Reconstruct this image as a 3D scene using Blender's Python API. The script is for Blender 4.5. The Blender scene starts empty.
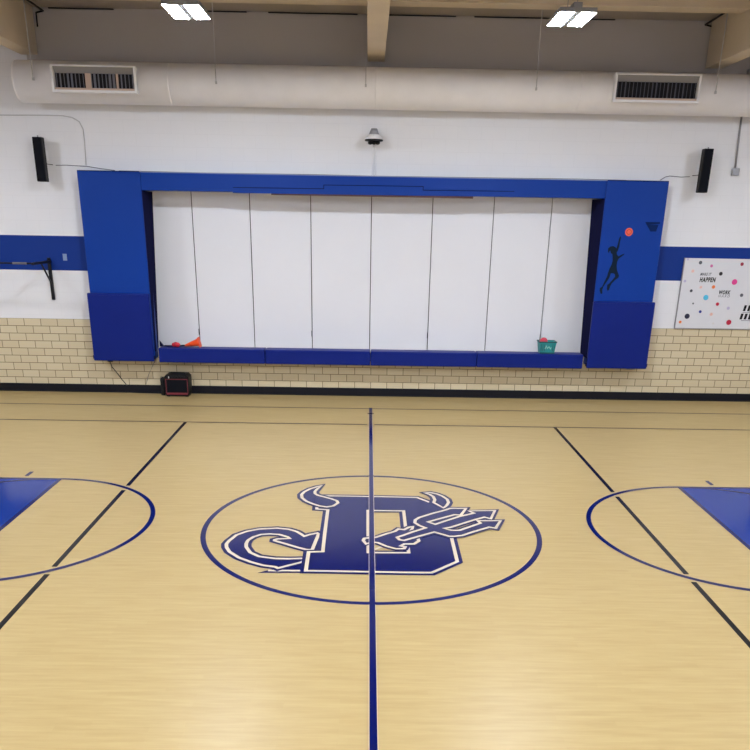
import bpy, bmesh, math, random
from mathutils import Vector, Matrix
from mathutils.geometry import tessellate_polygon
random.seed(4)
scene = bpy.context.scene
LAMP = 138.0
EXPO = 0.75
COL = scene.collection
PI = math.pi
W = 6.769            # y of the stage wall's face; x runs along that wall, z is up, floor is z = 0
FRONT = W - 0.25     # front face of the padded stage surround

# ------------------------------------------------------------------ materials
def lin(c):
    return tuple(((v/255)/12.92 if v/255 <= .04045 else ((v/255+.055)/1.055)**2.4) for v in c) + (1,)
def mat(name, rgb, rough=.5, metal=0, spec=.5, noise=0, nscale=8, bump=0, bscale=60, emit=None, coat=0):
    m = bpy.data.materials.new(name); m.use_nodes = True
    nt = m.node_tree; b = nt.nodes['Principled BSDF']; c = lin(rgb)
    b.inputs['Base Color'].default_value = c; b.inputs['Roughness'].default_value = rough
    b.inputs['Metallic'].default_value = metal; b.inputs['Specular IOR Level'].default_value = spec
    b.inputs['Coat Weight'].default_value = coat
    tc = nt.nodes.new('ShaderNodeTexCoord')
    if noise:
        n = nt.nodes.new('ShaderNodeTexNoise'); n.inputs['Scale'].default_value = nscale; n.inputs['Detail'].default_value = 5
        nt.links.new(tc.outputs['Object'], n.inputs['Vector'])
        r = nt.nodes.new('ShaderNodeValToRGB')
        r.color_ramp.elements[0].position = .3; r.color_ramp.elements[1].position = .7
        r.color_ramp.elements[0].color = tuple(v*(1-noise) for v in c[:3])+(1,)
        r.color_ramp.elements[1].color = tuple(min(1, v*(1+noise)) for v in c[:3])+(1,)
        nt.links.new(n.outputs['Fac'], r.inputs['Fac']); nt.links.new(r.outputs['Color'], b.inputs['Base Color'])
    if bump:
        n = nt.nodes.new('ShaderNodeTexNoise'); n.inputs['Scale'].default_value = bscale; n.inputs['Detail'].default_value = 4
        nt.links.new(tc.outputs['Object'], n.inputs['Vector'])
        k = nt.nodes.new('ShaderNodeBump'); k.inputs['Strength'].default_value = bump; k.inputs['Distance'].default_value = .02
        nt.links.new(n.outputs['Fac'], k.inputs['Height']); nt.links.new(k.outputs['Normal'], b.inputs['Normal'])
    if emit:
        b.inputs['Emission Color'].default_value = emit[0]; b.inputs['Emission Strength'].default_value = emit[1]
    return m

def wall_mat(name, tiled):
    """white painted block, with a painted blue stripe and (tiled) a course of glazed tan tile at the bottom"""
    m = bpy.data.materials.new(name); m.use_nodes = True
    nt = m.node_tree; N = nt.nodes; L = nt.links; b = N['Principled BSDF']
    geo = N.new('ShaderNodeNewGeometry'); sep = N.new('ShaderNodeSeparateXYZ'); L.new(geo.outputs['Position'], sep.inputs[0])
    def math_(op, a, v):
        n = N.new('ShaderNodeMath'); n.operation = op
        L.new(a, n.inputs[0])
        if isinstance(v, (int, float)): n.inputs[1].default_value = v
        else: L.new(v, n.inputs[1])
        return n.outputs[0]
    def mix(f, a, c):
        n = N.new('ShaderNodeMix'); n.data_type = 'RGBA'; L.new(f, n.inputs['Factor'])
        for s, v in ((n.inputs['A'], a), (n.inputs['B'], c)):
            if isinstance(v, tuple): s.default_value = v
            else: L.new(v, s)
        return n.outputs['Result']
    xx = math_('ADD', sep.outputs['X'], 100*.3048)
    if not tiled: xx = math_('ADD', xx, sep.outputs['Y'])
    zz = math_('ADD', sep.outputs['Z'], .005)
    cmb = N.new('ShaderNodeCombineXYZ'); L.new(xx, cmb.inputs[0]); L.new(zz, cmb.inputs[1])
    def brick(w, h, mort, c1, c2, cm, bias=0):
        t = N.new('ShaderNodeTexBrick'); L.new(cmb.outputs[0], t.inputs['Vector'])
        t.inputs['Scale'].default_value = 1; t.inputs['Brick Width'].default_value = w; t.inputs['Row Height'].default_value = h
        t.inputs['Mortar Size'].default_value = mort; t.inputs['Mortar Smooth'].default_value = .1; t.inputs['Bias'].default_value = bias
        t.inputs['Color1'].default_value = c1; t.inputs['Color2'].default_value = c2; t.inputs['Mortar'].default_value = cm
        return t
    tile = brick(.3048, .1355, .0055, lin((212,198,168)), lin((206,191,160)), lin((120,104,82)))
    block = brick(.4064, .2032, .0035, lin((231,231,235)), lin((230,230,234)), lin((226,226,230)))
    nz = N.new('ShaderNodeTexNoise'); nz.inputs['Scale'].default_value = 1.1; nz.inputs['Detail'].default_value = 6
    L.new(geo.outputs['Position'], nz.inputs['Vector'])
    fac = math_('MULTIPLY', nz.outputs['Fac'], .16)
    white = mix(fac, block.outputs['Color'], lin((212,210,214)))
    s1 = math_('GREATER_THAN', sep.outputs['Z'], 2.203); s2 = math_('LESS_THAN', sep.outputs['Z'], 2.792)
    col = mix(math_('MULTIPLY', s1, s2), white, lin((0,46,130)))
    upper_shade = math_('MULTIPLY', math_('GREATER_THAN', sep.outputs['Z'], 5.3), math_('GREATER_THAN', sep.outputs['X'], -5.75))
    if tiled: col = mix(upper_shade, col, lin((186,180,178)))  # shade above the duct put into the wall colour as a greyer zone
    b.inputs['Specular IOR Level'].default_value = .25
    low = math_('LESS_THAN', sep.outputs['Z'], 1.3495)
    if tiled:
        col = mix(low, col, tile.outputs['Color'])
        rg = math_('MULTIPLY', low, -.3); rg = math_('ADD', rg, .55); L.new(rg, b.inputs['Roughness'])
    else:
        col = mix(low, col, tile.outputs['Color']); b.inputs['Roughness'].default_value = .6
    L.new(col, b.inputs['Base Color'])
    k = N.new('ShaderNodeBump'); k.inputs['Strength'].default_value = .12; k.inputs['Distance'].default_value = .003; k.invert = True
    h = mix(low, block.outputs['Fac'], tile.outputs['Fac'])
    L.new(h, k.inputs['Height']); L.new(k.outputs['Normal'], b.inputs['Normal'])
    return m

def floor_mat():
    m = bpy.data.materials.new('maple_floor'); m.use_nodes = True
    nt = m.node_tree; N = nt.nodes; L = nt.links; b = N['Principled BSDF']
    geo = N.new('ShaderNodeNewGeometry')
    def scaled(sx, sy):
        mp = N.new('ShaderNodeMapping'); mp.inputs['Scale'].default_value = (sx, sy, 1); L.new(geo.outputs['Position'], mp.inputs['Vector']); return mp.outputs[0]
    t = N.new('ShaderNodeTexBrick'); L.new(scaled(1, 1), t.inputs['Vector'])
    t.inputs['Scale'].default_value = 1; t.inputs['Brick Width'].default_value = .62; t.inputs['Row Height'].default_value = .057
    t.offset = .37; t.inputs['Mortar Size'].default_value = .0004; t.inputs['Mortar Smooth'].default_value = 1; t.inputs['Bias'].default_value = 0
    t.inputs['Color1'].default_value = lin(FLOOR_A); t.inputs['Color2'].default_value = lin(FLOOR_B)
    t.inputs['Mortar'].default_value = lin(FLOOR_M)
    n = N.new('ShaderNodeTexNoise'); n.inputs['Scale'].default_value = 1; n.inputs['Detail'].default_value = 5; n.inputs['Roughness'].default_value = .6
    L.new(scaled(2.2, 26), n.inputs['Vector'])
    r = N.new('ShaderNodeValToRGB'); r.color_ramp.elements[0].position = .35; r.color_ramp.elements[1].position = .68
    r.color_ramp.elements[0].color = lin(FLOOR_G0); r.color_ramp.elements[1].color = lin(FLOOR_G1)
    L.new(n.outputs['Fac'], r.inputs['Fac'])
    x = N.new('ShaderNodeMix'); x.data_type = 'RGBA'; x.inputs['Factor'].default_value = .5
    L.new(t.outputs['Color'], x.inputs['A']); L.new(r.outputs['Color'], x.inputs['B'])
    L.new(x.outputs['Result'], b.inputs['Base Color'])
    b.inputs['Roughness'].default_value = .34; b.inputs['Specular IOR Level'].default_value = .3
    return m
FLOOR_A = (184,160,110); FLOOR_B = (178,153,103); FLOOR_M = (164,137,88); FLOOR_G0 = (171,146,96); FLOOR_G1 = (189,166,117)

M = {}
M['floor'] = floor_mat()
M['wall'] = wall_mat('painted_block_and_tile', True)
M['side_wall'] = wall_mat('painted_block_side', False)
M['base'] = mat('black_rubber_base', (14,15,26), .5, spec=.25, noise=.1)
M['ceil'] = mat('ceiling_deck', (178,168,158), .9, noise=.05, nscale=1.2)
M['beam'] = mat('painted_beam', (215,200,178), .8, noise=.04, nscale=2)
M['blue'] = mat('blue_vinyl', (0,54,146), .45, spec=.2, noise=.03, nscale=1.5, bump=.05, bscale=9)
M['navyblue'] = mat('blue_vinyl_pad', (4,30,118), .45, spec=.2, noise=.04, nscale=2, bump=.08, bscale=7)
M['navy'] = mat('dark_navy_cloth', (18,19,54), .8, spec=.1, noise=.08, nscale=10)
M['panel'] = mat('white_panel', (226,226,232), .42, noise=.012, nscale=1)
M['gapdark'] = mat('dark_gap', (46,44,50), .8)
M['grey'] = mat('grey_metal', (150,150,156), .45, .3)
M['darkmetal'] = mat('dark_metal', (16,17,24), .5, .1, spec=.3)
M['black'] = mat('black_plastic', (9,10,16), .5, spec=.25)
M['blackcloth'] = mat('speaker_cloth', (11,13,22), .8, spec=.15, noise=.2, nscale=120)
M['duct'] = mat('white_duct_paint', (246,244,246), .45, noise=.03, nscale=3)
M['whitemetal'] = mat('white_metal', (240,240,244), .4)
M['louver'] = mat('grey_louver', (120,120,132), .4, .2)
M['louver_dark'] = mat('dark_grey_louver', (84,84,96), .4, .2)
M['louver2'] = mat('beige_louver', (205,180,165), .5)
M['ventback'] = mat('vent_dark', (22,22,30), .8)
M['brown'] = mat('brown_wood_rail', (92,58,60), .6, noise=.1)
M['wirelight'] = mat('pale_rod', (190,188,190), .5)
M['wire'] = mat('grey_wire', (112,110,116), .6)
M['orange'] = mat('orange_plastic', (252,84,26), .5)
M['redplastic'] = mat('red_plastic', (205,30,50), .5)
M['teal'] = mat('teal_plastic', (24,140,144), .45, noise=.06, nscale=30)
M['tealdark'] = mat('dark_teal_plastic', (10,72,78), .5)
M['paleprint'] = mat('pale_teal_print', (150,205,200), .6)
M['ballred'] = mat('red_rubber', (205,62,84), .5)
M['redtrim'] = mat('dark_red_trim', (122,40,52), .45)
M['cordblack'] = mat('black_cord', (38,36,40), .6)
M['lamp'] = mat('led_panel', (255,255,255), .5, emit=((.87,.94,1.04,1), LAMP))
M['lampcase'] = mat('lamp_housing', (140,141,146), .5)
M['paintblue'] = mat('blue_court_paint', (2,14,82), .12, spec=.27)
M['paintkey'] = mat('blue_key_paint', (8,46,128), .12, spec=.22)
M['paintblack'] = mat('black_court_paint', (14,12,14), .2, spec=.3)
M['paintcream'] = mat('cream_court_paint', (206,190,162), .3)
M['paintbrown'] = mat('dark_brown_line', (70,48,40), .4)
M['figure'] = mat('dark_figure_vinyl', (14,32,50), .6, spec=.1)
M['seamblue'] = mat('dark_blue_seam', (0,10,48), .7, spec=.1)
M['hoopdecal'] = mat('dark_hoop_vinyl', (4,34,88), .6, spec=.1)
M['balldecal'] = mat('orange_ball_vinyl', (232,92,62), .5)
M['balldecal2'] = mat('dark_ball_vinyl', (176,60,48), .5)
M['poster'] = mat('poster_white', (214,214,220), .45, noise=.01)
M['lightplate'] = mat('pale_plate', (130,150,185), .5)
for n_, c_ in dict(pink=(205,110,165), crimson=(150,30,60), peach=(236,190,176), black=(26,26,40), lilac=(182,176,208),
                   magenta=(222,66,146), orange=(232,124,62), charcoal=(62,66,78), grey=(92,94,104), cyan=(82,186,224),
                   red=(196,28,62), blue=(36,50,140), navy=(26,28,58), pale=(210,206,206)).items():
    M['dot_'+n_] = mat('dot_'+n_, c_, .5)

# ------------------------------------------------------------------ mesh helpers
class MB:
    def __init__(s): s.bm = bmesh.new()
    def box(s, x0, x1, y0, y1, z0, z1, mi=0):
        v = [s.bm.verts.new(p) for p in ((x0,y0,z0),(x1,y0,z0),(x1,y1,z0),(x0,y1,z0),(x0,y0,z1),(x1,y0,z1),(x1,y1,z1),(x0,y1,z1))]
        for f in ((0,3,2,1),(4,5,6,7),(0,1,5,4),(1,2,6,5),(2,3,7,6),(3,0,4,7)):
            s.bm.faces.new([v[i] for i in f]).material_index = mi
        return s
    def tube(s, pts, r, n=8, cap=True):
        pts = [Vector(p) for p in pts]; rings = []
        for i, p in enumerate(pts):
            d = (pts[min(i+1, len(pts)-1)]-pts[max(i-1, 0)]).normalized()
            a = Vector((0,0,1)) if abs(d.z) < .9 else Vector((1,0,0))
            u = d.cross(a).normalized(); w = d.cross(u)
            rr = r[i] if isinstance(r, (list, tuple)) else r
            rings.append([s.bm.verts.new(p+rr*(math.cos(2*PI*k/n)*u+math.sin(2*PI*k/n)*w)) for k in range(n)])
        for a, b in zip(rings, rings[1:]):
            for k in range(n): s.bm.faces.new((a[k], a[(k+1)%n], b[(k+1)%n], b[k])).smooth = n > 6
        if cap:
            s.bm.faces.new(rings[0]); s.bm.faces.new(rings[-1])
        return s
    def lathe(s, prof, c=(0,0,0), n=24, axis='z'):
        """prof: (radius, height) pairs turned about the axis through c"""
        c = Vector(c); rings = []
        for r, h in prof:
            ring = []
            for k in range(n):
                a, b = r*math.cos(2*PI*k/n), r*math.sin(2*PI*k/n)
                o = {'z': (a,b,h), 'y': (a,h,b), 'x': (h,a,b)}[axis]
                ring.append(s.bm.verts.new(c+Vector(o)))
            rings.append(ring)
        for a, b in zip(rings, rings[1:]):
            for k in range(n): s.bm.faces.new((a[k], a[(k+1)%n], b[(k+1)%n], b[k])).smooth = True
        s.bm.faces.new(rings[0]); s.bm.faces.new(rings[-1]); return s
    def poly(s, loops, h, plane='xy', th=.0004):
        """filled flat outline (first loop outer, others holes); plane 'xy': on the floor at z=h; 'xz': on the wall at y=h; th: its own thickness"""
        P = (lambda a, b, o=0: Vector((a, b, h-o))) if plane == 'xy' else (lambda a, b, o=0: Vector((a, h+o, b)))
        flat = [q for l in loops for q in l]
        tris = tessellate_polygon([[Vector((a, b, 0)) for a, b in l] for l in loops])
        front = [s.bm.verts.new(P(a, b)) for a, b in flat]
        for t in tris:
            try: s.bm.faces.new([front[i] for i in t])
            except ValueError: pass
        back = [s.bm.verts.new(P(a, b, th)) for a, b in flat]
        i = 0
        for l in loops:
            for k in range(len(l)):
                a, b = i+k, i+(k+1) % len(l)
                s.bm.faces.new((front[a], front[b], back[b], back[a]))
            i += len(l)
        return s
    def ribbon(s, pts, w, h, closed=False, plane='xy'):
        """painted stripe of width w along a polyline, mitred"""
        n = len(pts); P = [Vector((a, b)) for a, b in pts]; L_, R_ = [], []
        for i in range(n):
            a = P[(i-1) % n] if closed or i else None; c = P[(i+1) % n] if closed or i < n-1 else None
            d1 = (P[i]-a).normalized() if a is not None else (c-P[i]).normalized()
            d2 = (c-P[i]).normalized() if c is not None else d1
            n1 = Vector((-d1.y, d1.x)); n2 = Vector((-d2.y, d2.x)); m = n1+n2
            if m.length < .3: m = n1
            else:
                m = m.normalized(); m = m*min(1/max(m.dot(n1), .3), 1.45)
            o = m*w/2
            L_.append(P[i]+o); R_.append(P[i]-o)
        for i in range(n if closed else n-1):
            j = (i+1) % n; e = h+(6e-6*i if plane == 'xy' else -6e-6*i)      # each stretch a hair above the last, so crossings never share a plane
            mk = (lambda q: s.bm.verts.new((q.x, q.y, e))) if plane == 'xy' else (lambda q: s.bm.verts.new((q.x, e, q.y)))
            try: s.bm.faces.new([mk(q) for q in (L_[i], R_[i], R_[j], L_[j])])
            except ValueError: pass
        return s
    def ring(s, cx, cy, r, w, h, n=128, plane='xy'):
        return s.ribbon([(cx+r*math.cos(2*PI*k/n), cy+r*math.sin(2*PI*k/n)) for k in range(n)], w, h, True, plane)
    def disc(s, cx, cy, r, h, plane='xz', n=20, th=.0004):
        return s.poly([[(cx+r*math.cos(2*PI*k/n), cy+r*math.sin(2*PI*k/n)) for k in range(n)]], h, plane, th)
    def build(s, name, m, parent=None, loc=None, bevel=0, seg=2, smooth=False, up=False):
        bmesh.ops.recalc_face_normals(s.bm, faces=s.bm.faces)
        if up:
            for f in s.bm.faces:
                if f.normal.z < -.5: f.normal_flip()
        me = bpy.data.meshes.new(name); s.bm.to_mesh(me); s.bm.free()
        for q in (m if isinstance(m, (list, tuple)) else [m]): me.materials.append(M[q])
        o = bpy.data.objects.new(name, me); COL.objects.link(o)
        if parent is not None:
            o.parent = parent
            bpl = parent.matrix_world if False else Matrix.Translation(world_loc(parent))
            me.transform(bpl.inverted())
        elif loc is not None:
            me.transform(Matrix.Translation(-Vector(loc))); o.location = loc
        if smooth:
            for f in me.polygons: f.use_smooth = True
        if bevel:
            b = o.modifiers.new('bevel', 'BEVEL'); b.width = bevel; b.segments = seg; b.limit_method = 'ANGLE'; b.angle_limit = .6
        return o
def world_loc(o):
    v = Vector(o.location)
    while o.parent is not None: o = o.parent; v += Vector(o.location)
    return v
def tag(o, label=None, cat=None, group=None, kind=None):
    if label: o['label'] = label
    if cat: o['category'] = cat
    if group: o['group'] = group
    if kind: o['kind'] = kind
    return o
def thing(name, label, cat, loc, group=None):
    o = bpy.data.objects.new(name, None); COL.objects.link(o); o.location = loc; o.empty_display_size = .1
    return tag(o, label, cat, group)
def struct(name, mb, m, **k):
    return tag(mb.build(name, m, **k), kind='structure')

# ------------------------------------------------------------------ room shell
RX, RY0 = 12.0, -9.6
fl = struct('floor', MB().box(-RX-.2, RX+.2, RY0-.2, W+.6, -.2, 0), 'floor')
# stage wall with the stage opening
OX0, OX1, OZ0, OZ1 = -4.10, 4.09, .80, 3.72
wb = MB()
for a in ((-RX-.2, OX0, 0, 7.6), (OX1, RX+.2, 0, 7.6), (OX0, OX1, 0, OZ0), (OX0, OX1, OZ1, 7.6)):
    wb.box(a[0], a[1], W, W+.45, a[2], a[3])
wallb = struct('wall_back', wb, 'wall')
struct('wall_left', MB().box(-RX-.2, -RX, RY0, W, 0, 7.6), 'side_wall')
struct('wall_right', MB().box(RX, RX+.2, RY0, W, 0, 7.6), 'side_wall')
struct('wall_front', MB().box(-RX-.2, RX+.2, RY0-.2, RY0, 0, 7.6), 'side_wall')
CZ = 6.285
struct('ceiling', MB().box(-RX-.2, RX+.2, RY0-.2, W+.6, CZ, CZ+.2), 'ceil')
# deep beams running to the stage wall, shallow joists crossing between them
for i, x in enumerate((-11.36, -5.695, .01, 5.625, 11.3)):
    struct('trim_%d' % (i+1), MB().box(x-.14, x+.14, RY0, W-.02, 5.6, CZ), 'beam', bevel=.01)
k = 6
xs = [-12.0, -11.36, -5.695, .01, 5.625, 11.3, 12.0]
for y in (5.47, 3.3, 1.0, -1.1, -3.2, -5.3, -7.4):
    for x0, x1 in zip(xs, xs[1:]):
        if x1-x0 < 1: continue
        struct('trim_%d' % k, MB().box(x0+.14, x1-.14, y-.15, y+.15, 6.14, CZ), 'beam', bevel=.006); k += 1
struct('baseboard_back', MB().box(-RX, RX, W-.014, W, 0, .150).box(-RX, RX, W-.03, W-.012, 0, .018), 'base', bevel=.003)
struct('baseboard_left', MB().box(-RX, -RX+.014, RY0, W-.03, 0, .122), 'base')
struct('baseboard_right', MB().box(RX-.014, RX, RY0, W-.03, 0, .122), 'base')
# deck joint shadows: thin dark bars where the ceiling slab meets the stage wall
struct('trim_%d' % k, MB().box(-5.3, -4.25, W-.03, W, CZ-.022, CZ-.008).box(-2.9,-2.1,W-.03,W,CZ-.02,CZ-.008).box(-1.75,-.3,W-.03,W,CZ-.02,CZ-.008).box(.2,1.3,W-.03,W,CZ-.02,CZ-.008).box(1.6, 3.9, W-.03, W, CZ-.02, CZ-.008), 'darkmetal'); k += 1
# stage recess: floor lip, head, side reveals and the dark space behind the panels
struct('trim_%d' % k, MB().box(OX0, OX1, W+.45, W+.9, OZ0-.02, OZ0).box(OX0, OX1, W+.9, W+.95, OZ0, OZ1), 'gapdark'); k += 1
# ------------------------------------------------------------------ painted court markings (parts of the floor)
def mark(name, mb, m, label=None):
    o = mb.build(name, m, parent=fl, up=True)
    if label: o['label'] = label
    return o
Z1 = .0012
Y1, Y2, XA = 5.694, 4.545, 3.0298
mark('sideline', MB().ribbon([(-RX, Y1), (RX, Y1)], .05, Z1), 'paintbrown', 'thin dark sideline nearest the wall')
mark('sideline', MB().ribbon([(-RX, Y2), (-.06, Y2)], .05, Z1).ribbon([(.06, Y2), (RX, Y2)], .05, Z1), 'paintbrown', 'thin dark line inside the sideline')
for s in (-1, 1):
    b = MB()
    for y0, y1 in ((Y2-.02, 1.29), (1.12, -1.12), (-1.29, -7.0)): b.ribbon([(s*XA, y0), (s*XA, y1)], .052, Z1)
    mark('attack_line', b, 'paintblack', 'black line running toward the wall')
    kx = s*3.95
    mark('key_area', MB().poly([[(kx, -1.52), (kx, 1.52), (s*RX, 1.52), (s*RX, -1.52)]], Z1, 'xy', .0004), 'paintkey', 'solid blue painted key')
    b = MB().ribbon([(s*RX, 1.52), (kx, 1.52), (kx, -1.52), (s*RX, -1.52)], .05, Z1+.0006)
    for q in range(3): b.ribbon([(s*(4.42+q*.95), 1.62), (s*(4.42+q*.95), 1.80)], .05, Z1+.0006)
    for q in range(3): b.ribbon([(s*(4.42+q*.95), -1.62), (s*(4.42+q*.95), -1.80)], .05, Z1+.0006)
    mark('key_outline', b, 'paintblue')
    mark('free_throw_circle', MB().ring(kx, 0, 1.518, .052, Z1+.0012), 'paintblue', 'blue free throw circle')
mark('center_circle', MB().ring(0, 0, 1.803, .054, Z1), 'paintblue', 'blue centre circle')

# the D emblem: each piece has a navy edge, a blue fill and a cream outline, stacked in order
LG = {"tail_foot":[[-1.0828,-1.2025],[-0.9296,-1.1036],[-0.6754,-0.9286],[-0.6165,-1.1916],[-0.6544,-1.1926]],
      "tail_foot_l1":[[-0.9363,-1.1288],[-0.8111,-1.0428],[-0.6854,-0.9502]],
      "tail_foot_l2":[[-0.9908,-1.1506],[-0.6819,-1.1464]],
      "tail":[[-0.9335,-1.0694],[-1.0531,-1.0359],[-1.1789,-0.9648],[-1.3116,-0.8636],[-1.4303,-0.7194],[-1.4773,-0.6091],[-1.4944,-0.5212],[-1.4789,-0.4304],[-1.4289,-0.2758],[-1.3345,-0.1713],[-1.2152,-0.1041],[-1.0252,-0.0687],[-0.8924,-0.099],[-0.8004,-0.1647],[-0.7521,-0.2309],[-0.7134,-0.291],[-0.658,-0.239],[-0.5841,-0.1972],[-0.5654,-0.2247],[-0.6048,-0.6433],[-0.6614,-0.6451],[-0.7638,-0.5867],[-0.8953,-0.4968],[-1.0111,-0.4207],[-1.0121,-0.3937],[-0.9833,-0.3711],[-0.8592,-0.3562],[-0.8886,-0.3133],[-0.9797,-0.2497],[-1.083,-0.2363],[-1.1738,-0.2561],[-1.2447,-0.325],[-1.2877,-0.4188],[-1.293,-0.5095],[-1.2807,-0.5926],[-1.2199,-0.7329],[-1.1191,-0.8286],[-0.9558,-0.8722],[-0.8274,-0.8756],[-0.6884,-0.8642],[-0.6488,-0.892],[-0.6854,-0.9502],[-0.9014,-1.0982]],
      "d_out":[[-0.6469,0.9969],[-0.2589,0.9977],[0.1051,0.994],[0.5514,0.9826],[0.8481,0.6377],[0.8472,-0.2451],[0.8418,-0.8957],[0.5687,-1.1627],[0.2672,-1.1622],[-0.2096,-1.1555],[-0.6309,-1.1517],[-0.6368,-0.705],[-0.4947,-0.6906],[-0.5007,-0.2394],[-0.5041,0.5139],[-0.6324,0.5355]],
      "d_in":[[-0.04,0.5113],[0.3714,0.5101],[0.3716,-0.6942],[-0.0355,-0.7016]],
      "hornL":[[-0.6205,1.3875],[-0.6729,1.3384],[-0.7613,1.2422],[-0.8223,1.1338],[-0.8482,1.0291],[-0.834,0.9137],[-0.7775,0.8025],[-0.6951,0.7086],[-0.606,0.637],[-0.5204,0.6065],[-0.4474,0.643],[-0.3951,0.7476],[-0.4123,0.8237],[-0.477,0.8848],[-0.567,0.9529],[-0.6475,1.0078],[-0.6852,1.065],[-0.6949,1.139],[-0.6721,1.2458]],
      "hornR":[[0.6597,1.1488],[0.7302,1.1666],[0.8053,1.1174],[0.8673,1.0388],[0.9151,0.925],[0.9188,0.812],[0.8905,0.7141],[0.8433,0.6241],[0.7415,0.8052],[0.7638,0.9048],[0.7534,1.0196],[0.7153,1.0989]],
      "hand":[[-0.0891,-0.3909],[-0.0758,-0.3334],[-0.0179,-0.3178],[0.0413,-0.3048],[0.1577,-0.2007],[0.2498,-0.1294],[0.2911,-0.0587],[0.3512,-0.077],[0.4091,-0.002],[0.4539,0.0172],[0.432,-0.0888],[0.3904,-0.1675],[0.4298,-0.2366],[0.4854,-0.3068],[0.4931,-0.3883],[0.4384,-0.4703],[0.3386,-0.4734],[0.2951,-0.5274],[0.3437,-0.5468],[0.3293,-0.5964],[0.2473,-0.6015],[0.1505,-0.5424],[0.0651,-0.4503],[0.0028,-0.4309],[-0.0595,-0.4861]],
      "fork":[[0.2678,-0.2974],[0.3491,-0.228],[0.4345,-0.1461],[0.5897,-0.0194],[0.5239,0.0493],[0.48,0.1319],[0.4893,0.2179],[0.5388,0.2945],[0.6937,0.4274],[0.8612,0.5513],[0.9178,0.6067],[1.1058,0.6137],[1.0199,0.3878],[0.9477,0.398],[0.8202,0.3045],[0.6288,0.1615],[0.7035,0.0914],[0.819,0.1926],[0.9966,0.3424],[1.1798,0.4581],[1.1283,0.5282],[1.434,0.5527],[1.3481,0.2857],[1.2823,0.3337],[1.1522,0.2414],[0.8585,0.0016],[0.7904,-0.0242],[0.8636,-0.08],[0.9552,-0.0769],[1.2114,0.1453],[1.1897,0.218],[1.4475,0.2271],[1.3579,-0.0049],[1.2925,0.0282],[1.1081,-0.1063],[0.9647,-0.2245],[0.8851,-0.2495],[0.8252,-0.2514],[0.6746,-0.1352],[0.4697,-0.2853],[0.3383,-0.3825],[0.2917,-0.3677]],
      "handline":[[0.0173,-0.6368],[0.0636,-0.5866],[0.1155,-0.5435]]}
def piece(name, key, lvl, holes=(), wc=.037, wn=.108):
    z = .0020+lvl*.0012
    e = thing_part(name)
    loops = [LG[key]]+[LG[h] for h in holes]
    bb = MB().poly(loops, z+.0004, 'xy', .0003)
    for l in loops: bb.ribbon(l, wn, z, True)
    o = bb.build('fill', 'paintblue', parent=e, up=True)
    c = MB()
    for l in loops: c.ribbon(l, wc, z+.0008, True)
    c.build('outline', 'paintcream', parent=e, up=True)
    return e
def thing_part(name):
    o = bpy.data.objects.new(name, None); COL.objects.link(o); o.parent = fl; o.empty_display_size = .1
    return o
e = thing_part('tail_foot')
MB().poly([LG['tail_foot']], .0020, 'xy', .0003).build('fill', 'paintblue', parent=e, up=True)
MB().ribbon(LG['tail_foot_l1'], .034, .0026).ribbon(LG['tail_foot_l2'], .036, .0026).build('outline', 'paintcream', parent=e, up=True)
piece('devil_tail', 'tail', 1)['label'] = 'curled blue tail ending in an arrowhead'
piece('letter_d', 'd_out', 2, ('d_in',))['label'] = 'large blocky blue letter D'
piece('devil_horn', 'hornL', 3)['label'] = 'left blue horn'
piece('devil_horn', 'hornR', 3)['label'] = 'right blue horn'
e = piece('gripping_hand', 'hand', 4, wc=.036, wn=.09)
MB().ribbon(LG['handline'], .03, .0060).build('outline', 'paintcream', parent=e, up=True)
piece('trident', 'fork', 5, wc=.036, wn=.10)['label'] = 'blue trident with three barbed prongs'
ZL = .0098
e = thing_part('center_line'); e['label'] = 'wide blue centre line'
MB().ribbon([(0, Y1+.02), (0, -7.0)], .052, ZL).ribbon([(-.055, 5.29), (.055, 5.29)], .05, ZL).build('stripe', 'paintblue', parent=e, up=True)
b = MB()
for x in (-.0285, .0285):
    for y0, y1 in ((5.2, 1.84), (1.77, -1.77), (-1.84, -7.0)): b.ribbon([(x, y0), (x, y1)], .005, ZL-.0004)
b.build('edge_line', 'paintcream', parent=e, up=True)

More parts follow.
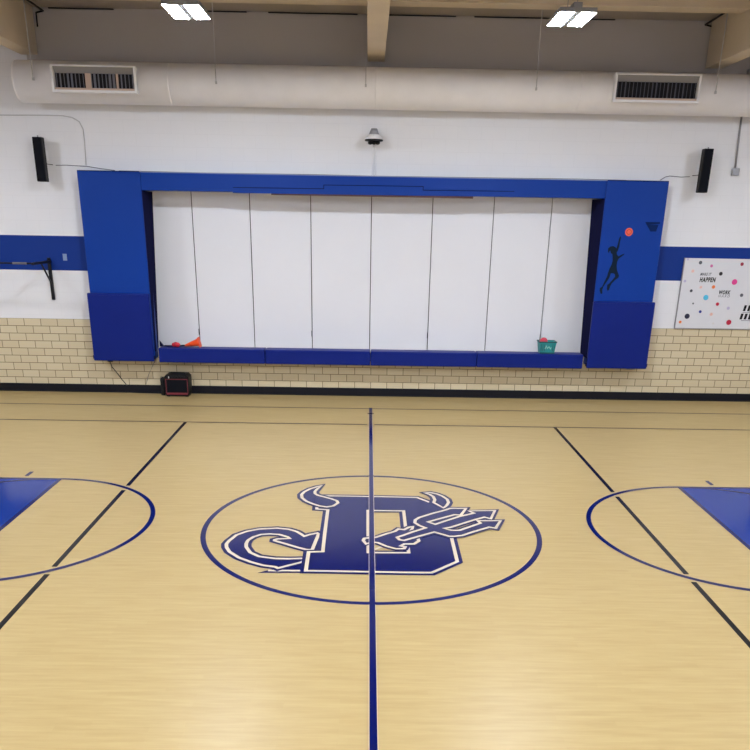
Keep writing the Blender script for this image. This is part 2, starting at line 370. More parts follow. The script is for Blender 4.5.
# ------------------------------------------------------------------ stage surround
def pad(mb_args, bev=.02):
    return MB().box(*mb_args)
for side, x0, x1, lab in (('l', -5.05, -3.978, 'tall blue padded board left of the stage opening, plain face'),
                          ('r', 4.0, 5.07, 'tall blue padded board right of the stage opening, with jumping player silhouette')):
    t = thing('padded_column', lab, 'padded column', ((x0+x1)/2, W-.12, .68))
    MB().box(x0, x1, FRONT, W-.002, .68, 3.85).build('upper_panel', 'blue', parent=t, bevel=.012)
    xi0, xi1 = (x1-.012, x1+.008) if side == 'l' else (x0-.008, x0+.012)
    MB().box(x0+.01, x1-.01, FRONT-.006, FRONT+.004, 3.845, 3.858).build('top_edge', 'hoopdecal', parent=t)

    if side == 'r':
        d = MB().poly([[[4.3385,2.9578],[4.3554,2.9265],[4.3447,2.8484],[4.3437,2.7751],[4.3256,2.7135],[4.3088,2.6813],[4.3184,2.647],[4.3484,2.6154],[4.4041,2.6484],[4.4461,2.6663],[4.4437,2.6441],[4.391,2.6087],[4.3538,2.5735],[4.3386,2.5287],[4.3375,2.4541],[4.3506,2.392],[4.3727,2.3424],[4.4,2.2927],[4.3943,2.255],[4.3413,2.2164],[4.2834,2.1524],[4.2633,2.1014],[4.2517,2.0455],[4.2278,2.0247],[4.2103,2.06],[4.2096,2.131],[4.2433,2.1568],[4.3003,2.2283],[4.3334,2.2791],[4.3182,2.3165],[4.2904,2.3286],[4.2485,2.3279],[4.2316,2.2523],[4.1883,2.1761],[4.1448,2.0995],[4.1298,2.0486],[4.1383,1.9775],[4.1125,1.972],[4.0854,2.0225],[4.0846,2.0732],[4.1191,2.0941],[4.1488,2.1755],[4.1892,2.2768],[4.1962,2.327],[4.2131,2.4023],[4.2431,2.4775],[4.2537,2.5397],[4.2444,2.6137],[4.234,2.6555],[4.2062,2.6698],[4.1907,2.7113],[4.1767,2.6988],[4.1757,2.6644],[4.1507,2.6984],[4.1499,2.7474],[4.18,2.7773],[4.2305,2.7879],[4.2712,2.7739],[4.295,2.7498],[4.3116,2.8235],[4.3215,2.9089]]], FRONT-.0012, 'xz', .0008).build('player_decal', 'figure', parent=t); d['label'] = 'dark jumping basketball player silhouette with raised arm'
        b_ = MB().disc(4.482, 3.0255, .068, FRONT-.0012).build('ball_decal', 'balldecal', parent=t); b_['label'] = 'orange basketball decal'
        MB().ring(4.482, 3.0255, .040, .012, FRONT-.0022, 24, 'xz').build('ball_seam', 'balldecal2', parent=b_)
        h_ = MB().poly([[[4.7449,3.1935],[5.0012,3.1978],[5.0058,3.1667],[4.7492,3.1624],[4.79,3.1463],[4.9826,3.1495],[4.9545,3.0406],[4.8567,3.039]]], FRONT-.0012, 'xz', .0008).build('hoop_decal', 'hoopdecal', parent=t); h_['label'] = 'faint dark hoop and net decal'
# separate thicker pads hung over the lower part of each board
for x0, x1, lab in ((-5.085, -3.985, 'thick dark blue vinyl pad under the plain left board'), (3.985, 5.10, 'thick dark blue vinyl pad under the board with the player silhouette')):
    t = thing('wall_pad', lab, 'wall pad', ((x0+x1)/2, W-.28, .655), 'lower pads beside the stage')
    MB().box(x0, x1, W-.315, FRONT-.002, .645, 1.845).build('cushion', 'navyblue', parent=t, bevel=.018, seg=3)
    MB().box(x0+.02, x1-.02, W-.319, W-.313, 1.80, 1.812).build('top_seam', 'navyblue', parent=t)
    for xa in (x0-.012, x1-.010): MB().box(xa, xa+.022, W-.30, W-.252, .68, .74).build('strap', 'navy', parent=t)
# header across the top
t = thing('stage_header', 'long blue padded header board across the top of the stage opening', 'header', (0, W-.12, 3.56))
MB().box(-3.976, 3.998, FRONT+.01, W-.002, 3.56, 3.842).build('board', 'blue', parent=t, bevel=.008)
MB().poly([[[-2.4077,3.627],[-0.8504,3.6327],[-0.85,3.6913],[0.8463,3.6978],[0.8485,3.6391],[2.4144,3.6464],[2.4213,3.5588],[-2.4118,3.5413]]], FRONT-.004, 'xz', .013).build('valance_strip', 'blue', parent=t)
MB().ribbon([(-2.41, 3.629), (-.854, 3.635), (-.854, 3.694), (.850, 3.700), (.850, 3.641), (2.42, 3.648)], .011, FRONT-.0045, False, 'xz').build('valance_seam', 'seamblue', parent=t)
MB().box(-1.76, 1.72, FRONT+.02, FRONT+.05, 3.522, 3.562).build('rail', 'brown', parent=t)
MB().box(-3.97, 3.99, FRONT+.008, W-.01, 3.842, 3.852).build('cap', 'lightplate', parent=t)
# dark curtains lining the sides of the recess, pleated; the left one hangs slanting outward
for xf, xt, xb, s, lab in ((-3.964, -3.935, -4.045, 1, 'dark navy curtain lining the left side of the stage recess'), (3.986, 3.92, 4.005, -1, 'dark navy curtain lining the right side of the stage recess')):
    b = MB(); n = 40; rows = 8; g = []
    for i in range(rows+1):
        f = i/rows; z = 3.555-(3.555-.815)*f
        g.append([b.bm.verts.new((xf+(xt+(xb-xt)*f-xf)*q/n + s*(.006 if q % 2 else -.006), FRONT+.012+.533*q/n, z)) for q in range(n+1)])
    g2 = [[b.bm.verts.new(v.co-Vector((s*.006, 0, 0))) for v in r] for r in g]
    for G in (g, g2):
        for i in range(rows):
            for q in range(n): b.bm.faces.new((G[i][q], G[i][q+1], G[i+1][q+1], G[i+1][q]))
    for i in range(rows):
        for q in (0, n): b.bm.faces.new((g[i][q], g[i+1][q], g2[i+1][q], g2[i][q]))
    for q in range(n):
        for i in (0, rows): b.bm.faces.new((g[i][q], g[i][q+1], g2[i][q+1], g2[i][q]))
    c = b.build('side_curtain', 'navy', loc=(xf, W, .815)); tag(c, lab, 'curtain')
b = MB().poly([[(-3.945, .98), (-3.945, .87), (-3.86, .87)]], W+.02, 'xz', .02)
tag(b.build('fabric_flap', 'navy', loc=(-3.9, W, .905)), 'small dark triangular fold of cloth in the lower left corner of the recess', 'cloth flap')
# closing panels
edges = [-4.092, -3.251, -2.213, -1.121, -.031, 1.07, 2.173, 3.215, 4.072]
PY = W+.3
t = thing('folding_partition', 'white folding partition of eight tall panels closing the stage opening', 'partition', (0, PY+.02, OZ0))
for i in range(8):
    x0, x1 = edges[i], edges[i+1]
    q = MB().box(x0+.008, x1-.007, PY, PY+.035, OZ0+.002, OZ1-.005).build('panel', 'panel', parent=t, bevel=.003)
    if i in (0, 7): q['label'] = 'narrower end panel'
    MB().box(x1-.0072, x1-.001, PY+.012, PY+.022, OZ0+.01, OZ1-.01).build('seam_strip', 'gapdark', parent=q)
    if i in (0, 2, 4, 6):
        MB().box(x1-.013, x1-.001, PY-.012, PY+.004, 1.06, 1.17).build('latch', 'darkmetal', parent=q)
# padded stage lip
sx = [-3.90, -1.95, -.0114, 1.949, 3.915]
labs = ['blue pad on the stage lip below the orange cone', 'blue pad on the stage lip just left of the middle', 'blue pad on the stage lip just right of the middle', 'blue pad on the stage lip below the teal basket']
for i in range(4):
    t = thing('stage_edge_pad', labs[i], 'pad', ((sx[i]+sx[i+1])/2, W-.15, .63), 'pads along the stage lip')
    MB().box(sx[i]+.004, sx[i+1]-.004, W-.30, W-.002, .63, .888).build('cushion', 'navyblue', parent=t, bevel=.016, seg=3)
    MB().box(sx[i]+.02, sx[i+1]-.02, W-.303, W-.298, .86, .866).build('piping', 'navyblue', parent=t)

# ------------------------------------------------------------------ air duct
t = thing('air_duct', 'long round white air duct running high along the wall', 'duct', (0, 6.38, 5.155))
DX0 = -5.76; b = MB()
R = .305
b.lathe([(R, DX0), (R, 9.5)], (0, 6.38, 5.155), 48, 'x')
b.build('tube', 'duct', parent=t)
b = MB().lathe([(R-.01, DX0-.012), (R, DX0-.008), (R+.001, DX0+.012), (R-.004, DX0+.014)], (0, 6.38, 5.155), 48, 'x')
b.build('end_cap', 'duct', parent=t)
for x in (-3.3, 0, 3.3, 6.6): MB().lathe([(R-.004, x-.012), (R+.0015, x-.011), (R+.0015, x+.011), (R-.004, x+.012)], (0, 6.38, 5.155), 48, 'x').build('seam_band', 'duct', parent=t)
for q, (x0, x1, z0, z1) in enumerate(((-5.10, -3.77, 4.962, 5.347), (3.795, 5.165, 4.978, 5.385))):
    YF = 5.965
    g = MB()
    f = .035
    g.box(x0, x1, YF, YF+.10, z1-f*.7, z1).box(x0, x1, YF, YF+.10, z0, z0+f).box(x0, x0+f, YF, YF+.10, z0+f, z1-f*.7).box(x1-f, x1, YF, YF+.10, z0+f, z1-f*.7)
    go = g.build('grille', 'whitemetal', parent=t, bevel=.004); go['label'] = 'white framed supply grille with upright louvers'
    # collar joining the frame to the round duct
    MB().box(x0+.01, x1-.01, YF+.10, YF+.25, z0+.01, z1-.01).build('collar', 'duct', parent=go)
    # sloping top deflector and the dark back
    zs = z1-.11
    d = MB(); v = [d.bm.verts.new(p) for p in ((x0+f, YF+.01, z1-f*.7), (x1-f, YF+.01, z1-f*.7), (x1-f, YF+.08, zs), (x0+f, YF+.08, zs), (x0+f, YF+.09, z1-f*.7), (x1-f, YF+.09, z1-f*.7))]
    for ff in ((0,1,2,3), (3,2,5,4), (0,4,5,1), (0,3,4), (1,5,2)): d.bm.faces.new([v[i] for i in ff])
    d.build('deflector', 'grey', parent=go)
    MB().box(x0+f, x1-f, YF+.092, YF+.0995, z0+f, zs+.01).build('back_plate', 'ventback', parent=go)
    lv = MB(); lw = []
    n = 21; st = (x1-x0-2*f)/n
    for i in range(n):
        xc = x0+f+st*(i+.5); wdt = st*random.choice((.12, .2, .3, .45, .55)) if q == 0 else st*random.choice((.10, .14, .3))
        lv.box(xc-wdt/2, xc+wdt/2, YF+.055, YF+.068, z0+f, zs)
    lv.build('louvers', 'louver' if q == 0 else 'louver_dark', parent=go)
    if q == 0:
        for a_ in (-4.58, -4.095): MB().box(a_, a_+(.09 if a_ < -4.3 else .035), YF+.045, YF+.054, z0+f, zs).build('bent_louver', 'louver2', parent=go)
    lip = MB().box(x0+f, x1-f, YF+.02, YF+.09, z0+f-.002, z0+f+.03); lip.build('bottom_lip', 'louver2', parent=go)
for x, zt in ((-5.42, CZ), (-2.53, CZ), (-.152, 5.7), (2.57, CZ), (5.45, CZ)):
    MB().tube([(x, 6.062, 5.17), (x, 6.062, zt)], .008, 6).box(x-.014, x+.014, 6.05, 6.08, 5.13, 5.17).build('hanger_rod', 'wirelight', parent=t)

# ------------------------------------------------------------------ lights
LZ = 5.4
def make_light(x, y, label):
    t = thing('high_bay_light', label, 'light', (x, y, LZ), 'twin panel lights')
    MB().box(x-.215, x+.215, y-.34, y+.34, LZ, LZ+.05).box(x-.05, x+.05, y-.30, y+.30, LZ+.05, LZ+.11).build('housing', 'lampcase', parent=t, bevel=.004)
    for s in (-1, 1):
        MB().box(x+s*.124-.084, x+s*.124+.084, y-.33, y+.33, LZ-.003, LZ).build('led_panel', 'lamp', parent=t)
    for s in (-1, 1):
        MB().tube([(x, y+s*.25, LZ+.10), (x, y+s*.25, CZ)], .004, 6).build('suspension_wire', 'grey', parent=t)
    return t
def copy_tree(o, parent=None):
    c = o.copy(); COL.objects.link(c)
    if parent is not None: c.parent = parent
    for ch in list(o.children): copy_tree(ch, c)
    return c
L1 = make_light(-2.25, 2.74, 'bright twin panel high bay light hanging at the left above the duct')
l2 = copy_tree(L1); l2.location = (2.28, 2.70, LZ); tag(l2, 'bright twin panel high bay light hanging at the right above the duct')
for x in (-7.9, -2.25, 2.28, 7.9):
    for y in (2.69, -2.7, -8.0):
        if abs(x) < 5 and y > 2: continue
        c = copy_tree(L1); c.location = (x, y, LZ)
        tag(c, 'twin panel light further along or behind the pictured bays', 'light', 'lights of the other bays')

# ------------------------------------------------------------------ speakers on the wall
def speaker(x, zc, s, lab):
    t = thing('wall_speaker', lab, 'speaker', (x, W-.2, zc-.35), 'slim black wall speakers')
    MB().box(x-.08, x+.08, W-.30, W-.17, zc-.345, zc+.345).build('cabinet', 'black', parent=t, bevel=.012)
    MB().box(x-.07, x+.07, W-.308, W-.298, zc-.33, zc+.33).build('grille', 'blackcloth', parent=t, bevel=.006)
    MB().box(x-.05, x+.05, W-.012, W-.001, zc, zc+.16).box(x-.02, x+.02, W-.19, W-.011, zc+.06, zc+.10).build('bracket', 'whitemetal', parent=t)
    MB().tube([(x, W-.24, zc+.34), (x, W-.24, zc+.37)], .012, 8).build('top_stud', 'grey', parent=t)
    MB().tube([(x+s*.02, W-.18, zc-.02), (x+s*.06, W-.12, zc-.06), (x+s*.12, W-.03, zc-.065)], .006, 6).build('cable', 'cordblack', parent=t)
speaker(-5.64, 4.01, 1, 'slim black upright speaker on the wall above the left end of the blue stripe')
speaker(5.655, 4.025, -1, 'slim black upright speaker on the wall above the right stripe and poster')
def wire(name, pts, r, m, lab, cat, y=None):
    P = [(a, (W-r-.0005 if y is None else y), c) for a, c in pts]
    b = MB().tube(P, r, 8)
    o = b.build(name, m, loc=P[0]); tag(o, lab, cat); return o
wire('speaker_wire', [(-5.48, 3.938), (-5.30, 3.944), (-5.1, 3.936), (-4.95, 3.932), (-4.72, 3.90), (-4.47, 3.874)], .006, 'wire', 'thin grey wire from the left speaker to the top of the left blue board', 'wire')
wire('speaker_wire', [(5.50, 3.945), (5.35, 3.936), (5.15, 3.95), (5.08, 3.935), (4.99, 3.88)], .006, 'wire', 'thin grey wire from the right speaker to the top of the right blue board', 'wire')
wire('electrical_conduit', [[-6.6533,4.6951],[-6.3171,4.7009],[-5.6449,4.7096],[-5.2755,4.71],[-5.1106,4.6841],[-4.9998,4.6253],[-4.9455,4.5118],[-4.943,4.3118],[-4.9585,3.95]], .008, 'wirelight', 'thin grey conduit curving down the wall to the top of the left blue board', 'conduit')
t = thing('electrical_conduit', 'grey conduit dropping from the duct to a small box right of the right speaker', 'conduit', (6.26, W, 4.0))
MB().tube([(6.224, W-.02, 4.95), (6.262, W-.02, 4.10)], .016, 10).tube([(6.215, W-.02, 5.6), (6.224, W-.02, 4.95)], .016, 10).build('pipe', 'grey', parent=t)
MB().box(6.21, 6.33, W-.06, W-.001, 3.97, 4.09).build('junction_box', 'grey', parent=t, bevel=.008)
MB().tube([(6.27, W-.07, 4.03), (6.27, W-.055, 4.03)], .045, 16).build('cover', 'grey', parent=t)
t = thing('header_conduit', 'pair of thin white conduits between the camera and the blue header', 'conduit', (0, W, 3.86))
for x in (-.02, .03): MB().tube([(x, W-.012, 4.40), (x, W-.012, 3.853)], .008, 8).build('pipe', 'whitemetal', parent=t)
# long thin wire lying along the top of the header
wire('header_wire', [(-4.4, 3.872), (-3.0, 3.862), (-1.0, 3.868), (0, 3.862), (1.5, 3.866), (3.6, 3.874), (4.4, 3.868)], .005, 'wire', 'thin wire running along the wall just above the blue header', 'wire')
# camera cluster on the wall
t = thing('security_camera', 'grey dome camera cluster on a wall mount above the middle of the header', 'camera', (-.006, W-.2, 4.38))
cx, cy, cz = -.006, W-.26, 4.36
MB().lathe([(.03, .222), (.052, .220), (.085, .13), (.075, .125)], (cx, cy, cz), 20).build('mount_cone', 'grey', parent=t)
MB().lathe([(.085, .13), (.10, .115), (.145, .075), (.15, .06), (.145, .052)], (cx, cy, cz), 28).build('hood', 'whitemetal', parent=t)
MB().lathe([(.145, .052), (.152, .048), (.152, .03), (.14, .026)], (cx, cy, cz), 28).build('ring', 'black', parent=t)
b = MB()
for a in (-.062, 0, .062): b.lathe([(.03, .028), (.042, .01), (.036, -.015), (.012, -.026)], (cx+a, cy, cz), 14)
b.build('lens', 'black', parent=t)
MB().box(cx-.025, cx+.025, cy+.02, W-.001, cz+.16, cz+.20).box(cx-.07, cx+.07, W-.014, W-.001, cz+.10, cz+.26).build('wall_arm', 'whitemetal', parent=t)
# pull-up bar
t = thing('pull_up_bar', 'black wall bracket with diagonal brace holding a grey bar, left of the stage', 'exercise bar', (-5.79, W-.02, 1.69))
MB().box(-5.82, -5.77, W-.05, W-.001, 1.69, 2.42).build('upright', 'darkmetal', parent=t, bevel=.004)
MB().box(-5.79, -5.75, W-.83, W-.03, 2.335, 2.375).build('arm', 'darkmetal', parent=t, bevel=.004)
MB().tube([(-5.79, W-.04, 1.98), (-5.77, W-.45, 2.34)], .016, 8).build('brace', 'darkmetal', parent=t)
MB().tube([(-7.3, W-.80, 2.36), (-5.77, W-.80, 2.36)], .015, 10).build('bar', 'darkmetal', parent=t)
for a_, b_ in ((-6.11, -5.87), (-6.7, -6.34)): MB().tube([(a_, W-.80, 2.36), (b_, W-.80, 2.36)], .019, 10).build('grip', 'wire', parent=t)
MB().box(-7.32, -7.27, W-.05, W-.001, 1.69, 2.42).box(-7.315, -7.275, W-.83, W-.03, 2.335, 2.375).build('far_bracket', 'darkmetal', parent=t)
b = MB().box(-5.545, -5.475, W-.008, W-.0005, 2.375, 2.49).box(-5.52, -5.50, W-.012, W-.006, 2.41, 2.455)
tag(b.build('wall_plate', 'lightplate', loc=(-5.51, W, 2.38), bevel=.002), 'small pale plate on the left blue stripe beside the board', 'wall plate')
# ceiling corner conduits
for pts, lab in (([(-5.54, W-.02, 6.24), (-5.36, W-.02, 6.215), (-5.475, W-.02, 6.195), (-5.48, W-.02, 6.0)], 'left'),
                 ([(5.46, W-.02, 6.27), (5.395, W-.02, 6.235), (5.51, W-.02, 6.225), (5.52, W-.02, 6.03)], 'right')):
    s = -1 if lab == 'left' else 1
    b = MB()
    b.tube([(s*5.40, 5.5, 6.26), (s*5.385, W-.03, 6.225)], .016, 8).tube([(s*5.385, W-.03, 6.225), (s*5.50, W-.03, 6.20)], .013, 8).tube([(s*5.50, W-.03, 6.205), (s*5.505, W-.03, 6.0)], .013, 8)
    o = b.build('ceiling_pipe', 'darkmetal', loc=(s*5.5, W-.03, 6.0)); tag(o, 'thin dark pipe bent down the wall beside the %s ceiling beam' % lab, 'pipe')

# ------------------------------------------------------------------ poster
PYF = W-.03
t = thing('wall_poster', 'white board with coloured dots and slogans hanging right of the stage', 'poster', (6.6, W-.015, 1.365))
MB().box(5.625, 7.7, PYF, W-.001, 1.368, 2.60).build('board', 'poster', parent=t)
MB().box(5.615, 5.628, PYF-.003, W-.001, 1.36, 2.605).box(5.615, 7.71, PYF-.003, W-.001, 1.358, 1.369).build('edge_trim', 'grey', parent=t)
for x, z, r, c in [[5.9127,2.5266,0.0309,"grey"],[6.122,2.4722,0.0261,"pink"],[6.6683,2.5121,0.0309,"crimson"],[5.7975,2.3778,0.0261,"peach"],[6.3127,2.3403,0.0333,"black"],[5.6811,2.2027,0.0238,"lilac"],[6.5872,2.2005,0.0499,"magenta"],[5.9894,2.1005,0.0238,"peach"],[6.2189,2.1084,0.0309,"orange"],[5.822,2.0345,0.0261,"charcoal"],[6.7588,1.9711,0.0309,"grey"],[6.1097,1.9203,0.0475,"cyan"],[6.3435,1.8068,0.0309,"red"],[5.8934,1.8103,0.0166,"grey"],[6.5552,1.7373,0.0285,"lilac"],[6.0476,1.6669,0.0261,"blue"],[6.2595,1.6228,0.0285,"peach"],[5.819,1.5813,0.0475,"navy"],[5.7064,1.4755,0.0261,"orange"],[6.6092,1.4832,0.0475,"red"],[5.674,2.5784,0.019,"lilac"],[6.323,1.4591,0.019,"pale"]]:
    MB().disc(x, z, r, PYF-.0008, 'xz', 20).build('dot', 'dot_'+c, parent=t)
for x, z, r, c in ((7.1, 2.4, .04, 'orange'), (7.3, 2.1, .05, 'cyan'), (7.5, 1.6, .05, 'magenta'), (7.45, 2.45, .03, 'navy'), (7.2, 1.75, .03, 'grey')):
    MB().disc(x, z, r, PYF-.0008, 'xz', 20).build('dot', 'dot_'+c, parent=t)
def lettering(txt, x0, z0, x1, z1, bold, shear, parent, m='black', sp=1.0):
    cu = bpy.data.curves.new('lettering', 'FONT'); cu.body = txt; cu.size = 1; cu.shear = shear; cu.offset = bold; cu.space_character = sp
    tmp = bpy.data.objects.new('tmp', cu); COL.objects.link(tmp); bpy.context.view_layer.update()
    me = bpy.data.meshes.new_from_object(tmp.evaluated_get(bpy.context.evaluated_depsgraph_get()))
    bpy.data.objects.remove(tmp)
    xs_ = [v.co.x for v in me.vertices]; ys_ = [v.co.y for v in me.vertices]
    ax, bx, ay, by = min(xs_), max(xs_), min(ys_), max(ys_)
    pl = world_loc(parent)
    for v in me.vertices:
        v.co = Vector((x0+(v.co.x-ax)/(bx-ax)*(x1-x0), PYF-.0012, z0+(v.co.y-ay)/(by-ay)*(z1-z0)))-pl
    me.materials.clear(); me.materials.append(M[m]); me.name = 'lettering'
    o = bpy.data.objects.new('lettering', me); COL.objects.link(o); o.parent = parent; return o
lettering('MAKE IT', 5.94, 2.302, 6.145, 2.354, .02, .3, t, 'dot_charcoal')['label'] = 'small grey words MAKE IT'
lettering('HAPPEN', 5.945, 2.190, 6.24, 2.276, .05, .2, t, 'black', 1.2)['label'] = 'bold black word HAPPEN'
lettering('WORK', 6.335, 1.980, 6.545, 2.052, .05, .2, t, 'black', 1.2)['label'] = 'bold black word WORK'
lettering('HARD', 6.335, 1.928, 6.545, 1.972, 0, .2, t, 'dot_charcoal', 1.5)['label'] = 'small grey word HARD'
lettering('III', 6.83, 1.69, 7.05, 1.795, .09, .12, t, 'black', 1.45)['label'] = 'bold black letters at the picture edge'
lettering('IIII', 6.795, 1.54, 7.09, 1.645, .09, .12, t, 'black', 1.45)['label'] = 'bold black letters at the picture edge, lower row'
for xa, xb, za in ((6.83, 7.05, 1.664), (6.83, 7.07, 1.515)): MB().box(xa, xb, PYF-.0012, PYF-.0004, za, za+.008).build('fine_print', 'dot_grey', parent=t)

# ------------------------------------------------------------------ things on the stage lip
ZT = .890
# toppled orange cone: its square base stands upright at the right, the tip points left
def cone_at(x, y, z, ang, s, m, label, rotx=0):
    t = thing('sports_cone', label, 'cone', (x, y, z))
    e = MB()
    prof = [(.011, .30), (.020, .295), (.078, .02), (.088, .0)]
    e.lathe(prof, (0, 0, 0), 20)
    o1 = e.build('cone_body', m); o1.parent = t
    o2 = MB().box(-.10, .10, -.10, .10, -.015, .0).build('base_plate', m, bevel=.006); o2.parent = t
    t.scale = (s, s, s); t.rotation_euler = (rotx, ang, 0)
    return t
cone_at(-3.172, W-.16, ZT+.098, math.radians(-104), .90, 'orange', 'orange plastic cone lying on its side on the left end of the stage lip')
t = thing('rolled_pinnie', 'small red rolled cloth beside the toppled orange cone', 'cloth roll', (-3.60, W-.14, ZT))
b = MB()
b.tube([(-3.68, W-.14, ZT+.028), (-3.66, W-.14, ZT+.040), (-3.60, W-.15, ZT+.048), (-3.55, W-.14, ZT+.040), (-3.53, W-.14, ZT+.03)], [.010, .035, .045, .038, .016], 12)
b.build('cloth_roll', 'redplastic', parent=t)
MB().tube([(-3.615, W-.15, ZT+.047), (-3.605, W-.15, ZT+.048)], .0475, 12).build('tie_band', 'redtrim', parent=t)
t = thing('jump_rope', 'dark strap lying along the stage lip left of the orange cone', 'strap', (-3.7, W-.12, ZT))
MB().tube([(-3.83, W-.10, ZT+.013), (-3.7, W-.09, ZT+.013), (-3.58, W-.06, ZT+.013), (-3.42, W-.05, ZT+.02), (-3.36, W-.06, ZT+.025)], .013, 8).build('cord', 'navy', parent=t)
# teal basket, hollow, with slots and rim
bx, by = 3.245, W-.15
t = thing('plastic_basket', 'small teal plastic basket on the right end of the stage lip', 'basket', (bx, by, ZT))
b = MB(); lo, hi = (.130, .095), (.156, .118); hh = .215
def ringv(b, w, d, z): return [b.bm.verts.new((bx+sx_*w, by+sy_*d, ZT+z)) for sx_, sy_ in ((-1,-1),(1,-1),(1,1),(-1,1))]
r0 = ringv(b, *lo, .0); r1 = ringv(b, *hi, hh); r2 = ringv(b, hi[0]-.008, hi[1]-.008, hh); r3 = ringv(b, lo[0]-.006, lo[1]-.006, .01)
for A, B in ((r0, r1), (r1, r2), (r2, r3)):
    for q in range(4): b.bm.faces.new((A[q], A[(q+1)%4], B[(q+1)%4], B[q]))
b.bm.faces.new(r0); b.bm.faces.new(r3)
b.build('body', 'teal', parent=t, bevel=.004)
b = MB()
for (xa, xb, ya, yb) in ((-.163, .163, -.125, -.115), (-.163, .163, .115, .125), (-.163, -.153, -.115, .115), (.153, .163, -.115, .115)):
    b.box(bx+xa, bx+xb, by+ya, by+yb, ZT+hh-.016, ZT+hh+.006)
b.build('rim', 'tealdark', parent=t, bevel=.003)
MB().box(bx-.137, bx+.137, by-.102, by-.092, ZT, ZT+.022).build('foot', 'tealdark', parent=t)
for q in range(9):
    x = bx-.12+q*.030
    if 2 < q < 7: continue
    MB().box(x-.004, x+.004, by-.117, by-.100, ZT+.05, ZT+.175).build('slot', 'tealdark', parent=t)
b = MB().ribbon([(bx-.05, ZT+.09), (bx-.03, ZT+.15), (bx-.01, ZT+.10), (bx+.02, ZT+.13), (bx+.05, ZT+.09), (bx+.06, ZT+.12)], .016, by-.1215, False, 'xz')
b.build('print', 'paleprint', parent=t)
t = thing('rubber_ball', 'small pinkish red ball on top inside the teal basket', 'ball', (bx-.05, by, ZT+.13))
b = MB(); b.lathe([(max(.002, .075*math.sin(PI*q/14)), -.075*math.cos(PI*q/14)) for q in range(15)], (bx-.06, by, ZT+.205), 20)
b.build('ball', 'ballred', parent=t)
MB().lathe([(.0745, -.003), (.0762, 0), (.0745, .003)], (bx-.06, by, ZT+.205), 24).build('seam', 'redtrim', parent=t)

# ------------------------------------------------------------------ portable amplifier on the floor
ax, ay = -3.60, W-.20
t = thing('portable_speaker', 'black portable speaker with red trim on the floor against the wall', 'speaker', (ax, ay, 0))
def cham(b, x0, x1, y0, y1, z0, z1, c):
    P = [(x0+c*.6, z0), (x1-c*.6, z0), (x1, z0+c), (x1, z1-c), (x1-c, z1), (x0+c, z1), (x0, z1-c), (x0, z0+c)]
    A = [b.bm.verts.new((p[0], y0, p[1])) for p in P]; B = [b.bm.verts.new((p[0], y1, p[1])) for p in P]
    b.bm.faces.new(A); b.bm.faces.new(B)
    for q in range(8): b.bm.faces.new((A[q], A[(q+1)%8], B[(q+1)%8], B[q]))
b = MB(); cham(b, ax-.25, ax+.25, ay-.15, ay+.15, .012, .46, .05); b.build('cabinet', 'black', parent=t, bevel=.008)
MB().box(ax-.19, ax+.20, ay-.158, ay-.149, .10, .345).build('grille', 'blackcloth', parent=t, bevel=.003)
MB().ribbon([(ax-.215, .075), (ax+.225, .075), (ax+.225, .365), (ax-.215, .365)], .011, ay-.156, True, 'xz').box(ax-.21, ax+.215, ay-.162, ay-.149, .048, .085).build('red_trim', 'redtrim', parent=t)
MB().box(ax-.18, ax+.18, ay-.162, ay-.149, .385, .435).build('control_panel', 'darkmetal', parent=t, bevel=.003)
MB().box(ax-.155, ax-.14, ay-.166, ay-.158, .385, .425).build('indicator', 'whitemetal', parent=t)
for q in range(3): MB().lathe([(.016, -.02), (.016, 0), (.012, .004)], (ax+.02+q*.06, ay-.158, .41), 12, 'y').build('knob', 'black', parent=t)
t.scale = (.9, .9, .9)
MB().tube([(ax-.15, ay, .45), (ax-.14, ay, .475), (ax+.14, ay, .475), (ax+.15, ay, .45)], .014, 8).build('handle', 'black', parent=t)
for sx_ in (-.19, .19): MB().box(ax+sx_-.03, ax+sx_+.03, ay-.12, ay+.12, 0, .014).build('foot', 'darkmetal', parent=t)
tb = thing('equipment_bag', 'small dark bag leaning on the left side of the portable speaker', 'bag', (ax-.31, ay+.04, 0))
b = MB()
b.box(ax-.325, ax-.242, ay-.06, ay+.12, .002, .33); o = b.build('bag_body', 'darkmetal', parent=tb, bevel=.03, seg=3)
MB().tube([(ax-.32, ay-.02, .31), (ax-.31, ay-.02, .345), (ax-.27, ay-.02, .345), (ax-.26, ay-.02, .31)], .008, 8).build('carry_strap', 'black', parent=tb)
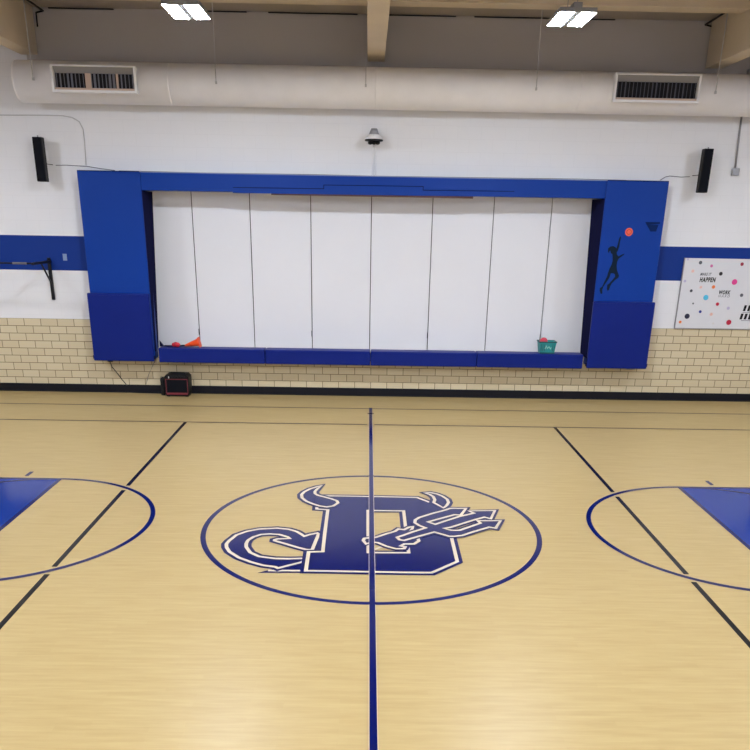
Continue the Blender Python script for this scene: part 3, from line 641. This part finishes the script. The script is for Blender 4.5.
# cords by the left pad
wire('power_cord', [(-4.92, .60), (-4.893, .57), (-4.866, .48), (-4.82, .42), (-4.77, .35), (-4.70, .24), (-4.645, .17), (-4.62, .128)], .008, 'cordblack', 'black cord hanging from under the left wall pad to the baseboard', 'cord')
b = MB().tube([(-4.93, W-.02, .60), (-4.84, W-.02, .60)], .022, 10).box(-4.93, -4.84, W-.03, W-.001, .585, .625)
tag(b.build('cord_plug', 'black', loc=(-4.9, W-.02, .6)), 'black plug on the wall under the left wall pad', 'plug')
wire('thin_cord', [(-4.02, .66), (-4.10, .52), (-4.19, .35), (-4.27, .13)], .005, 'wire', 'thin grey cord slanting down the tiles between the left pad and the speaker', 'cord')
b = MB().tube([(-4.62, W-.034, .01), (-4.4, W-.06, .006), (-4.1, W-.07, .006), (-3.86, W-.08, .006)], .006, 8)
tag(b.build('floor_cord', 'cordblack', loc=(-4.2, W-.06, 0)), 'thin black cord on the floor left of the portable speaker', 'cord')
b = MB().tube([(4.83, W-.02, .60), (4.98, W-.02, .60)], .016, 10).box(4.88, 4.93, W-.03, W-.001, .58, .64)
tag(b.build('wall_hook', 'grey', loc=(4.9, W-.02, .6)), 'small grey latch on the tiles under the right wall pad', 'latch')

# ------------------------------------------------------------------ world, camera, view
w = bpy.data.worlds.new('World'); scene.world = w; w.use_nodes = True
w.node_tree.nodes['Background'].inputs['Color'].default_value = (.5, .5, .5, 1); w.node_tree.nodes['Background'].inputs['Strength'].default_value = .05
cd = bpy.data.cameras.new('Camera'); co = bpy.data.objects.new('Camera', cd); COL.objects.link(co)
m3 = Matrix([[0.999836,-0.013,-0.012627],[-0.007266,0.350772,-0.936433],[0.016603,0.936371,0.35062]])
co.matrix_world = Matrix.Translation(Vector([-0.0723,-7.8785,3.1432])) @ m3.to_4x4()
cd.sensor_fit = 'HORIZONTAL'; cd.sensor_width = 36; cd.lens = 775.665/750*36; cd.shift_y = (510.735-375)/750; cd.clip_start = .05; cd.clip_end = 100
scene.camera = co
vs = scene.view_settings; vs.view_transform = 'Standard'; vs.look = 'None'; vs.gamma = 1; vs.use_curve_mapping = False; vs.exposure = EXPO
